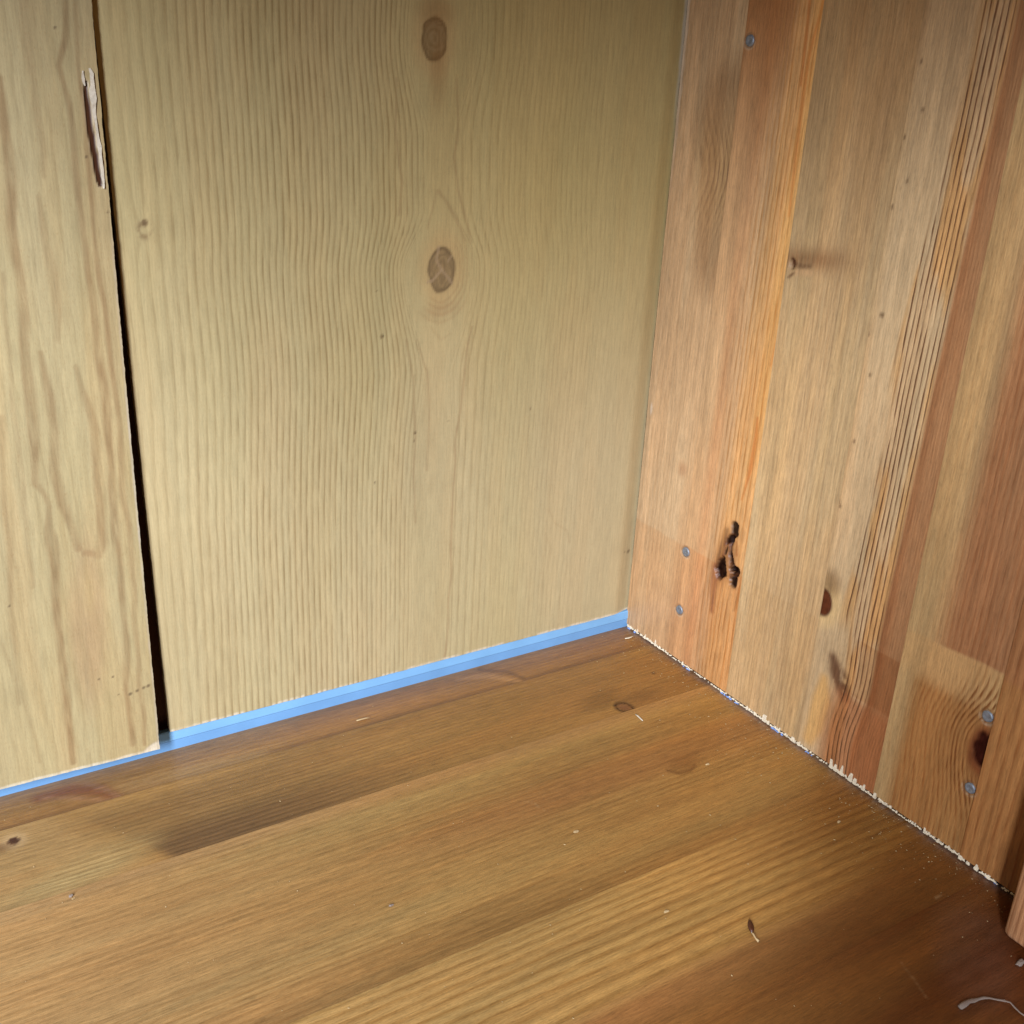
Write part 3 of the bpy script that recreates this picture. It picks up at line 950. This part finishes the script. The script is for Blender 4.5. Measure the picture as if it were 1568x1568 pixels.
big = [(-3.5, .9, 2.6, .1), (-9.5, 1.1, 4.2, .1), (-16, 1.3, 3.8, .15), (-25.0, 1.3, 4.8, .15), (-28.5, 1.4, 3.0, .2), (-47.5, 1.4, 2.4, .3), (-96, 1.3, 2.6, .2), (-101.5, 1.4, 3.4, .3), (-107.8, 3.2, 6.6, .9), (-110.5, 1.8, 2.6, .4),
       (-118, 1.5, 3.2, .3), (-127, 3.4, 4.6, .6), (-130.5, 2.0, 3.0, .4), (-150.5, 2.4, 5.4, .5), (-153.0, 2.2, 4.6, .45), (-156.4, 2.6, 8.8, .45), (-161.5, 3.2, 7.8, .5), (-164.2, 2.6, 5.6, .5), (-169, 2.4, 3.8, .5), (-175.5, 2.2, 5.2, .35),
       (-178.5, 1.4, 3.0, .3), (-186.5, 1.4, 2.6, .3), (-189, 1.5, 2.4, .4), (-192.5, 2.0, 4.6, .3), (-202, 1.8, 3.0, .4), (-205.5, 1.6, 4.8, .4), (-208.5, 1.8, 3.0, .4), (-220, 2.2, 3.4, .6), (-224, 2.6, 4.2, .6), (-227.5, 2.2, 3.4, .6), (-233, 2.0, 2.4, .6)]
for (y, w, h, tip) in big:
    if random.random() < .2:
        continue
    vs, fs = shard(y, w * .7, h * random.uniform(.45, .85), tip=min(.95, tip * random.uniform(.7, 1.5)), lean=random.uniform(-.3, .35))
    if y < -219:
        vs = [(v_[0] - .85, v_[1], v_[2]) for v_ in vs]
    mesh_obj('splinter', vs, fs, M_TORN, side)
VS, FS = [], []
y = -.8
while y > -250:
    w = random.uniform(.4, 1.3)
    dens = 1.0 if (-36 < y) or (-136 < y < -92) or (-236 < y < -145) else .7
    if random.random() < dens * .85:
        vs, fs = shard(y, w, random.uniform(.3, 1.2) * (1.1 if dens == 1 else .7), z0=random.uniform(.6, 1.2), t=random.uniform(.25, .6), tip=random.uniform(.2, .7))
        if y < -219:
            vs = [(v_[0] - .85, v_[1], v_[2]) for v_ in vs]
        b = len(VS)
        VS += vs
        FS += [tuple(i + b for i in q) for q in fs]
    y -= w * random.uniform(.55, .95)
o = mesh_obj('torn_fibre_fringe', VS, FS, M_TORN, side)
o['kind'] = 'stuff'
o['label'] = 'ragged pale fringe of torn fibres along the bottom edge'
# flecks coloured blue to stand in for light leaking through the joint
VS, FS = [], []
for (y0, y1, n) in [(-1, -8, 5), (-48, -56, 5), (-76, -90, 12), (-113, -122, 7), (-134, -139, 6), (-228, -238, 4)]:
    for k in range(n):
        y = random.uniform(y1, y0)
        w, h = random.uniform(.5, 1.5), random.uniform(.3, .9)
        vs, fs = shard(y, w, h, z0=.15, t=random.uniform(.2, .6), tip=.6)
        vs = [(v_[0] - random.uniform(0, .5), v_[1], v_[2]) for v_ in vs]
        b = len(VS)
        VS += vs
        FS += [tuple(i + b for i in q) for q in fs]
o = mesh_obj('light_leak_flecks', VS, FS, plain('light_leak_blue', (0.20, 0.32, 0.60), 0.7, var=.3, scale=900), side)
o['kind'] = 'stuff'
o['label'] = 'small blue flecks standing in for light leaking under the side panel'

# ---- unseen shelf, added above to shade the upper part of the corner
slab('added_shelf', (-440, -310, 380), (18, -6, 398), M_BACKING, cab, 'unseen pine shelf added above to shade the corner')

# ---- unseen slab added behind the camera: it keeps
# some of the window light off the front of the corner
slab('shade_slab', (-374, -502, 0.3), (-352, -478, 420), M_BACKING, cab, 'unseen slab added to shade the front of the corner')

# ---- base board of edge-glued staves, grain running left to right
base = slab('base_board', (-440, -380, -20.5), (24, 3.4, -18.2), M_BACKING, cab, 'lacquered pine base board of glued staves')


def F_common(f, seed):
    k_ = ctab(f.u, [(-340, (.94, 1.03, 1.14)), (-230, (.90, .93, .92)), (-110, (.88, .83, .66)), (0, (.90, .80, .56))])  # pale sheen at left and dimmer light at right, put into the colour
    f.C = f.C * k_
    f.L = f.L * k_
    # dust film and rubbed dirt near the joints
    u, v = f.u, f.v
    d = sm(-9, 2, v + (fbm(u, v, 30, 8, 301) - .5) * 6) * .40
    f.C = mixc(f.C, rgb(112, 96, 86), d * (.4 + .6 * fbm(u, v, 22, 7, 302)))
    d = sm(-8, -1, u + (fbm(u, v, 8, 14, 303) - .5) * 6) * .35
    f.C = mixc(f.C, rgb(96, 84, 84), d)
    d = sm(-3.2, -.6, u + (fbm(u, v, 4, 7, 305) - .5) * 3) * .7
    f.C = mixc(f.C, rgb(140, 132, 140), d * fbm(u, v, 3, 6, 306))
    d = (1 - sm(.3, 1.2, ring_r(u, v, (-38.8,-254.3), 34, 16, 35))) * .45
    f.C = mixc(f.C, rgb(120, 92, 84), d * (.3 + .9 * fbm(u, v, 16, 12, 304)))
    # scuffs
    for pts, a in [([(-25.0,-229.3,0.5),(-28.3,-229.5,0.6)], .4), ([(-135.6,-103.4,0.4),(-132.2,-107.3,0.5),(-131.2,-113.7,0.4)], .25), ([(-67.1,-245.5,0.3),(-69.3,-252.9,0.4),(-72.5,-261.0,0.3)], .2), ([(-34.4,-122.3,0.4),(-24.9,-118.6,0.3)], .2)]:
        f.C = mixc(f.C, rgb(200, 170, 130), stroke(u, v, pts, .4) * a)
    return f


def f_f1(u, v):
    f = Fld(u, v, rgb(172, 130, 82))
    s = v + (fbm(v, u, 9, 90, 201) - .5) * 3
    f.G = cum(s, [(-40, .33), (20, .33)])
    f.A = .25 + .3 * fbm(v, u, 6, 60, 202)
    f.C = mixc(f.C, rgb(112, 78, 54), sm(-18, -22, v) * .55)
    f.C = mixc(f.C, rgb(184, 150, 108), stroke(u, v, [(-278.3,-18.2,5),(-261.9,-17.8,8),(-239.8,-19.1,6),(-219.9,-21.0,3)], 5) * .55)
    f.L = f.C * np.array([.70, .62, .52])
    # reddish flame figure and pale flare
    f.C = mixc(f.C, rgb(134, 74, 58), stroke(u, v, [(-309.4,-7.4,3),(-296.9,-8.2,6),(-287.6,-13.2,6),(-282.6,-20.9,2)], 4) * .7)
    f.C = mixc(f.C, rgb(182, 136, 104), stroke(u, v, [(-308.1,-8.1,0.8),(-298.0,-13.5,1.6),(-286.9,-21.5,1.4),(-282.8,-21.8,0.6)], 1.5) * .6)
    f.C = mixc(f.C, rgb(170, 130, 104), stroke(u, v, [(-291.2,-6.2,1),(-285.1,-13.6,2),(-281.2,-21.6,1)], 1.5) * .6)
    f.C = mixc(f.C, rgb(204, 160, 118), stroke(u, v, [(-111.6,-5.0,1),(-96.5,-8.6,4),(-89.6,-16.4,3.5),(-83.6,-22.4,0.8)], 2.0) * .65)
    f.C = mixc(f.C, rgb(90, 64, 52), stroke(u, v, [(-96.8,-2.6,1),(-85.6,-9.9,2),(-81.6,-19.1,1.5)], 2) * .5)
    return F_common(f, 1)


def f_f2(u, v):
    f = Fld(u, v, rgb(172, 132, 82))
    k = ring_r(u, v, (-302, -58), 60, 30)
    s = v + 9 * np.exp(-(k / .8) ** 2) * 0 + (fbm(v, u, 10, 110, 211) - .5) * 3.5
    kn = ring_r(u, v, (-50.0,-64.6), 13, 5)
    s = s + 3.0 * np.exp(-(kn / 1.3) ** 2)
    f.G = cum(s, [(-90, .42), (-22, .36), (0, .36)])
    f.A = .28 + .35 * fbm(v, u, 8, 70, 212)
    f.S += .2
    edge = u + 274 + (v + 69) * .64 + (fbm(u, v, 10, 10, 215) - .5) * 5
    dk = sm(-2, 5, edge) * (1 - sm(-255, -130, u)) * (.35 * sm(-24, -34, v) + .65 * sm(-44, -62, v))
    f.C = mixc(f.C, rgb(188, 150, 102), sm(4, -14, edge) * .75)
    f.C = mixc(f.C, rgb(108, 82, 60), dk * .8)
    gr = blob(u, v, (-303.0,-59.4), 26, 8, 12, .6)
    f.C = mixc(f.C, rgb(158, 134, 92), gr * .6)
    f.A = f.A + dk * .9 + gr * .55
    f.L = f.C * np.array([.68, .62, .54])
    f.L = mixc(f.L, rgb(210, 180, 128), gr * .8)
    # small knots
    c = (-323.0,-30.5)
    r = ring_r(u, v, c, 3.4, 3.6)
    f.A *= sm(1, 2.5, r)
    f.C = mixc(f.C, rgb(206, 170, 128), (1 - sm(.9, 1.9, r)) * .7)
    f.C = mixc(f.C, rgb(78, 44, 34), 1 - sm(.55, .75, r))
    f.C = mixc(f.C, rgb(110, 72, 48), blob(u, v, (c[0] - 7, c[1] - 2.0), 6, 2.6, 0, .8) * .7)
    c = (-52.2,-65.5)
    r = ring_r(u, v, c, 4.0, 4.8, 20) + (vnoise(u, v, 2, 2, 214) - .5) * .15
    sh = blob(u, v, (-59.1,-54.5), 12, 5.5, 10, .8)
    f.C = mixc(f.C, rgb(108, 82, 44), sh * .55)
    sh = blob(u, v, (-39.1,-62.3), 11, 5.5, 0, .8)
    f.C = mixc(f.C, rgb(112, 74, 44), sh * .5)
    f.C = mixc(f.C, rgb(176, 138, 78), np.exp(-((r - 1.35) / .2) ** 2) * sm(0, -3, u - c[0]) * .7)
    f.C = mixc(f.C, rgb(56, 28, 16), np.exp(-((r - .9) / .3) ** 2) * .97)
    f.C = mixc(f.C, rgb(128, 86, 62), (1 - sm(.5, .75, r)))
    f.C = mixc(f.C, rgb(70, 40, 24), blob(u, v, (-18.7,-46.7), 1.0, 1.3, 0, .6) * .8)
    return F_common(f, 2)


def f_f3(u, v):
    f = Fld(u, v, rgb(180, 142, 92))
    s = v + (fbm(v, u, 10, 120, 221) - .5) * 3.5
    f.G = cum(s, [(-190, .36), (-60, .34)])
    f.A = .2 + .6 * fbm(v, u, 7, 80, 222) * sm(.3, .6, fbm(v, u, 14, 160, 224))
    f.C = mixc(f.C, rgb(196, 164, 112), (fbm(v, u, 8, 200, 223) - .45) * 1.6)
    f.C = mixc(f.C, rgb(150, 108, 62), sm(-148, -163, v) * .45)
    f.C = mixc(f.C, rgb(158, 104, 66), np.exp(-((v + 108) / 12) ** 2) * .55 * sm(-250, -120, u))
    f.C = mixc(f.C, rgb(168, 132, 84), np.exp(-((v + 88) / 7) ** 2) * .5)
    f.C = mixc(f.C, rgb(192, 150, 108), sm(-80, -70, v) * .6)
    f.C = mixc(f.C, rgb(196, 152, 106), sm(-180, -320, u) * .5)
    f.L = f.C * np.array([.66, .58, .46])
    fig = stroke(u, v, [(-67.0,-116.1,0.6),(-63.6,-120.2,2.2),(-58.1,-120.9,1.8),(-53.4,-119.0,0.8)], 1.2)
    f.C = mixc(f.C, rgb(96, 58, 26), fig * .65)
    f.C = mixc(f.C, rgb(120, 72, 34), blob(u, v, (-55.8,-115.5), 7, 5, 0, .8) * .4)
    return F_common(f, 3)


def f_f5(u, v):
    f = Fld(u, v, rgb(202, 164, 110))
    s = v + .010 * (u + 100) + (fbm(v, u, 16, 150, 241) - .5) * 2.4
    f.G = cum(s, [(-260, .10), (-211, .12), (-205, .16), (-195, .19), (-175, .27), (-150, .30)])
    f.A = tab(s, [(-260, .12), (-216, .2), (-209, .8), (-190, .95), (-170, .8), (-164, .6)])
    f.S = tab(s, [(-216, 0), (-200, .25), (-160, .2)])
    f.C = mixc(f.C, rgb(176, 128, 84), sm(-208, -215, s))
    f.C = mixc(f.C, rgb(160, 112, 64), sm(-216, -231, s) * .9)
    f.L = f.C * np.array([.66, .57, .44])
    f.C = mixc(f.C, rgb(206, 162, 112), np.exp(-((s + 210.5) / 1.3) ** 2) * .6)
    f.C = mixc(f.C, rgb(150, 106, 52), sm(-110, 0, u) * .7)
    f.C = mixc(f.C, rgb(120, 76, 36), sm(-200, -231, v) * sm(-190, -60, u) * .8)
    f.L = f.C * np.array([.64, .55, .42])
    f.C = mixc(f.C, rgb(110, 62, 28), blob(u, v, (-8, -205), 30, 6, 8, .8) * .45)
    return F_common(f, 5)


def f_f6(u, v):
    f = Fld(u, v, rgb(166, 118, 68))
    s = v + .02 * u + (fbm(v, u, 10, 120, 251) - .5) * 4
    f.G = cum(s, [(-420, .14), (-200, .14)])
    f.A = .15 + .3 * fbm(v, u, 12, 90, 252)
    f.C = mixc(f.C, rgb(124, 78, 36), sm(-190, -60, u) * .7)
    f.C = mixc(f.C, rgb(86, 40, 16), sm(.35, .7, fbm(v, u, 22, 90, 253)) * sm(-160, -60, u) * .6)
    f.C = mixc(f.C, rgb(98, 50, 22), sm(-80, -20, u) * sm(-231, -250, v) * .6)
    f.L = f.C * np.array([.74, .66, .55])
    return F_common(f, 6)


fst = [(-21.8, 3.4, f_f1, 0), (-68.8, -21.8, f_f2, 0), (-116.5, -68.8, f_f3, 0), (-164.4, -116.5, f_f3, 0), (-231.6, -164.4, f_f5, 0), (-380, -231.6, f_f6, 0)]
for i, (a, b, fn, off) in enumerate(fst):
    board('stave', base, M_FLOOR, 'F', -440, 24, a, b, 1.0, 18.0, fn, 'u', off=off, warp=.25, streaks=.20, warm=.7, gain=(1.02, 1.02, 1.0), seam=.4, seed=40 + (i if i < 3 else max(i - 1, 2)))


# ---- upright batten at the front of the side panel
def f_post(u, v):
    f = Fld(u, v, rgb(186, 140, 106))
    s = u + .02 * v + (fbm(u, v, 10, 90, 261) - .5) * 1.2
    f.G = cum(s, [(-400, .42), (-200, .42)])
    f.A = np.zeros(u.shape) + .8
    f.S += .3
    f.L = f.C * np.array([.62, .52, .44])
    e = np.minimum(u + 300, -256 - u)
    r = 3.0
    d = np.clip(r - (-255.6 - u), 0, r)
    dz = np.clip(r - (v - 2.6), 0, r)
    q = np.minimum(np.hypot(d, dz), r)
    f.H = -(r - np.sqrt(np.maximum(r * r - q * q, 0)))
    f.C = mixc(f.C, rgb(226, 178, 148), np.exp(-((v - 4.0) / 1.2) ** 2) * .5)
    return f


post = board('front_batten', cab, M_SIDE, 'S', -318, -255.6, 2.6, 400, .8, 24.5, f_post, 'v', off=26.0, seed=33,
             label='upright ridged batten at the front edge')


# ------------------------------------------------------------------ loose bits on the base board
def tube(pts, radii, ns=7, flat=1.0):
    vs, fs = [], []
    n = len(pts)
    for i, p in enumerate(pts):
        a, b = Vector(pts[max(i - 1, 0)]), Vector(pts[min(i + 1, n - 1)])
        t = (b - a).normalized()
        s = t.cross(Vector((0, 0, 1))).normalized()
        up = s.cross(t)
        for q in range(ns):
            w = 2 * math.pi * q / ns
            vs.append(tuple(Vector(p) + s * math.cos(w) * radii[i] + up * math.sin(w) * radii[i] * flat))
    for i in range(n - 1):
        for q in range(ns):
            r = (q + 1) % ns
            fs.append((i * ns + q, i * ns + r, (i + 1) * ns + r, (i + 1) * ns + q))
    fs += [tuple(range(ns))[::-1], tuple(range((n - 1) * ns, n * ns))]
    return vs, fs


def thing(o, label, cat, group=None):
    o['label'] = label
    o['category'] = cat
    if group:
        o['group'] = group
    return o


def husk(rows, z=1.0):
    return [(p[0], p[1], z) for p in rows], [p[2] for p in rows]


root = bpy.data.objects.new('seed_husk', None)
c0 = (-103.2,-207.3)
link(root)
thing(root, 'tiny dark brown seed husk with pale stalk lying on base board', 'husk')
pts, rd = husk([(-100.8,-203.8,0.3),(-101.7,-205.1,0.9),(-102.7,-206.5,1.15),(-103.6,-207.8,1),(-104.3,-208.9,0.5)], 1.1)
mesh_obj('hull', *tube(pts, rd, 8, .8), M_HUSK, root, True)
pts, rd = husk([(-104.3,-208.5,0.4),(-104.8,-210.1,0.35),(-105.1,-211.7,0.35),(-105.2,-213.2,0.5)], .8)
pts[1] = (*pts[1][:2], 1.3)
mesh_obj('stalk', *tube(pts, rd, 6), M_DUST, root, True)

pts, rd = husk([(-66.4,-269.2,0.9),(-64.2,-269.2,1.15),(-61.9,-269.2,0.85),(-59.7,-269.5,1),(-57.6,-270.0,0.6),(-55.6,-270.8,0.65),(-53.8,-271.8,0.45),(-52.0,-273.2,0.45),(-50.6,-274.9,0.5),(-49.4,-276.6,0.35),(-49.6,-278.7,0.4),(-50.0,-281.0,0.35),(-50.2,-283.1,0.3)], .7)
pts = [(p[0], p[1], .5 + .5 * math.sin(i * .9) ** 2) for i, p in enumerate(pts)]
thing(mesh_obj('curled_shaving', *tube(pts, rd, 7, .45), M_FLUFF, None, True), 'curved whitish shaving on dark front corner of base board', 'shaving')

pts, rd = husk([(-51.7,-73.6,0.35),(-51.6,-75.5,0.5),(-51.9,-77.9,0.45),(-52.1,-79.7,0.3)], .5)
thing(mesh_obj('thread', *tube(pts, rd, 6, .6), M_PAPER, None, True), 'short white thread just right of the small dark floor knot', 'thread')
pts, rd = husk([(-171.9,-16.4,0.4),(-169.9,-16.3,0.45),(-167.3,-16.4,0.4),(-165.4,-16.8,0.25)], .5)
thing(mesh_obj('wood_sliver', *tube(pts, rd, 6, .6), M_DUST, None, True), 'white sliver lying close in front of blue strip', 'sliver')
pts, rd = husk([(-9.8,-10.9,0.35),(-7.4,-11.3,0.5),(-3.8,-10.7,0.4)], .5)
thing(mesh_obj('wood_sliver', *tube(pts, rd, 6, .6), M_TORN, None, True), 'pale sliver in the inner corner by splintered edge', 'sliver')


def crumb(loc, r, mat, label, seed):
    bm = bmesh.new()
    bmesh.ops.create_icosphere(bm, subdivisions=2, radius=1)
    rr = random.Random(seed)
    for v_ in bm.verts:
        k = 1 + rr.uniform(-.28, .28)
        v_.co = Vector((v_.co.x * r[0] * k, v_.co.y * r[1] * k, max(v_.co.z * r[2] * k, -.6 * r[2]) + .6 * r[2])) * .001
    me = bpy.data.meshes.new('crumb')
    bm.to_mesh(me)
    bm.free()
    me.materials.append(mat)
    o = link(bpy.data.objects.new('crumb', me))
    o.location = (loc[0] * .001, loc[1] * .001, .00005)
    return thing(o, label, 'crumb', 'crumbs lying on the base board')


crumb((-26.3,-179.1), (.9, .5, .4), M_DUST, 'cream crumb near middle of splintered edge', 1)
crumb((-48.1,-121.3), (1.2, .5, .4), M_DUST, 'double white crumb right of the dark swirl figure', 2)
crumb((-127.4,-131.1), (1.1, .8, .25), M_DUST, 'flat pale flake in middle of base board', 3)
crumb((-310.7,-72.3), (.8, .7, .6), M_FLUFF, 'lone grey crumb on left side of base board', 4)
crumb((-211.6,-132.6), (.9, .5, .35), M_FLUFF, 'pinkish white crumb at lower left of base board', 5)
crumb((-124.3,-184.6), (1.2, .6, .25), M_DUST, 'pale flake among the bold stripes of base board', 6)
crumb((-29.5,-267.0), (2.2, 1.2, 1.0), M_FLUFF, 'white crumb at foot of front batten', 7)

# fine dust: too small and too many to count
VS, FS = [], []
rr = random.Random(11)
for k in range(480):
    if rr.random() < .55:
        x, y = -2 - abs(rr.gauss(0, 16)), rr.uniform(-250, -2)
    else:
        x, y = rr.uniform(-360, -2), rr.uniform(-300, -1)
    r = rr.choice((.13, .15, .18, .2, .25, .32))
    a = rr.uniform(0, 6.28)
    e = rr.uniform(1, 2.0)
    b = len(VS)
    ca, sa = math.cos(a), math.sin(a)
    for (px, py, pz) in ((e, 0, .3), (0, 1, .3), (-e, 0, .3), (0, -1, .3), (0, 0, 1), (0, 0, 0)):
        VS.append((x + (px * ca - py * sa) * r, y + (px * sa + py * ca) * r, .08 + pz * r))
    for (i, j) in ((0, 1), (1, 2), (2, 3), (3, 0)):
        FS.append((b + i, b + j, b + 4))
        FS.append((b + j, b + i, b + 5))
dust = mesh_obj('dust', VS, FS, M_DUST, None)
dust['kind'] = 'stuff'
dust['label'] = 'fine pale dust specks scattered over the base board'
dust['category'] = 'dust'
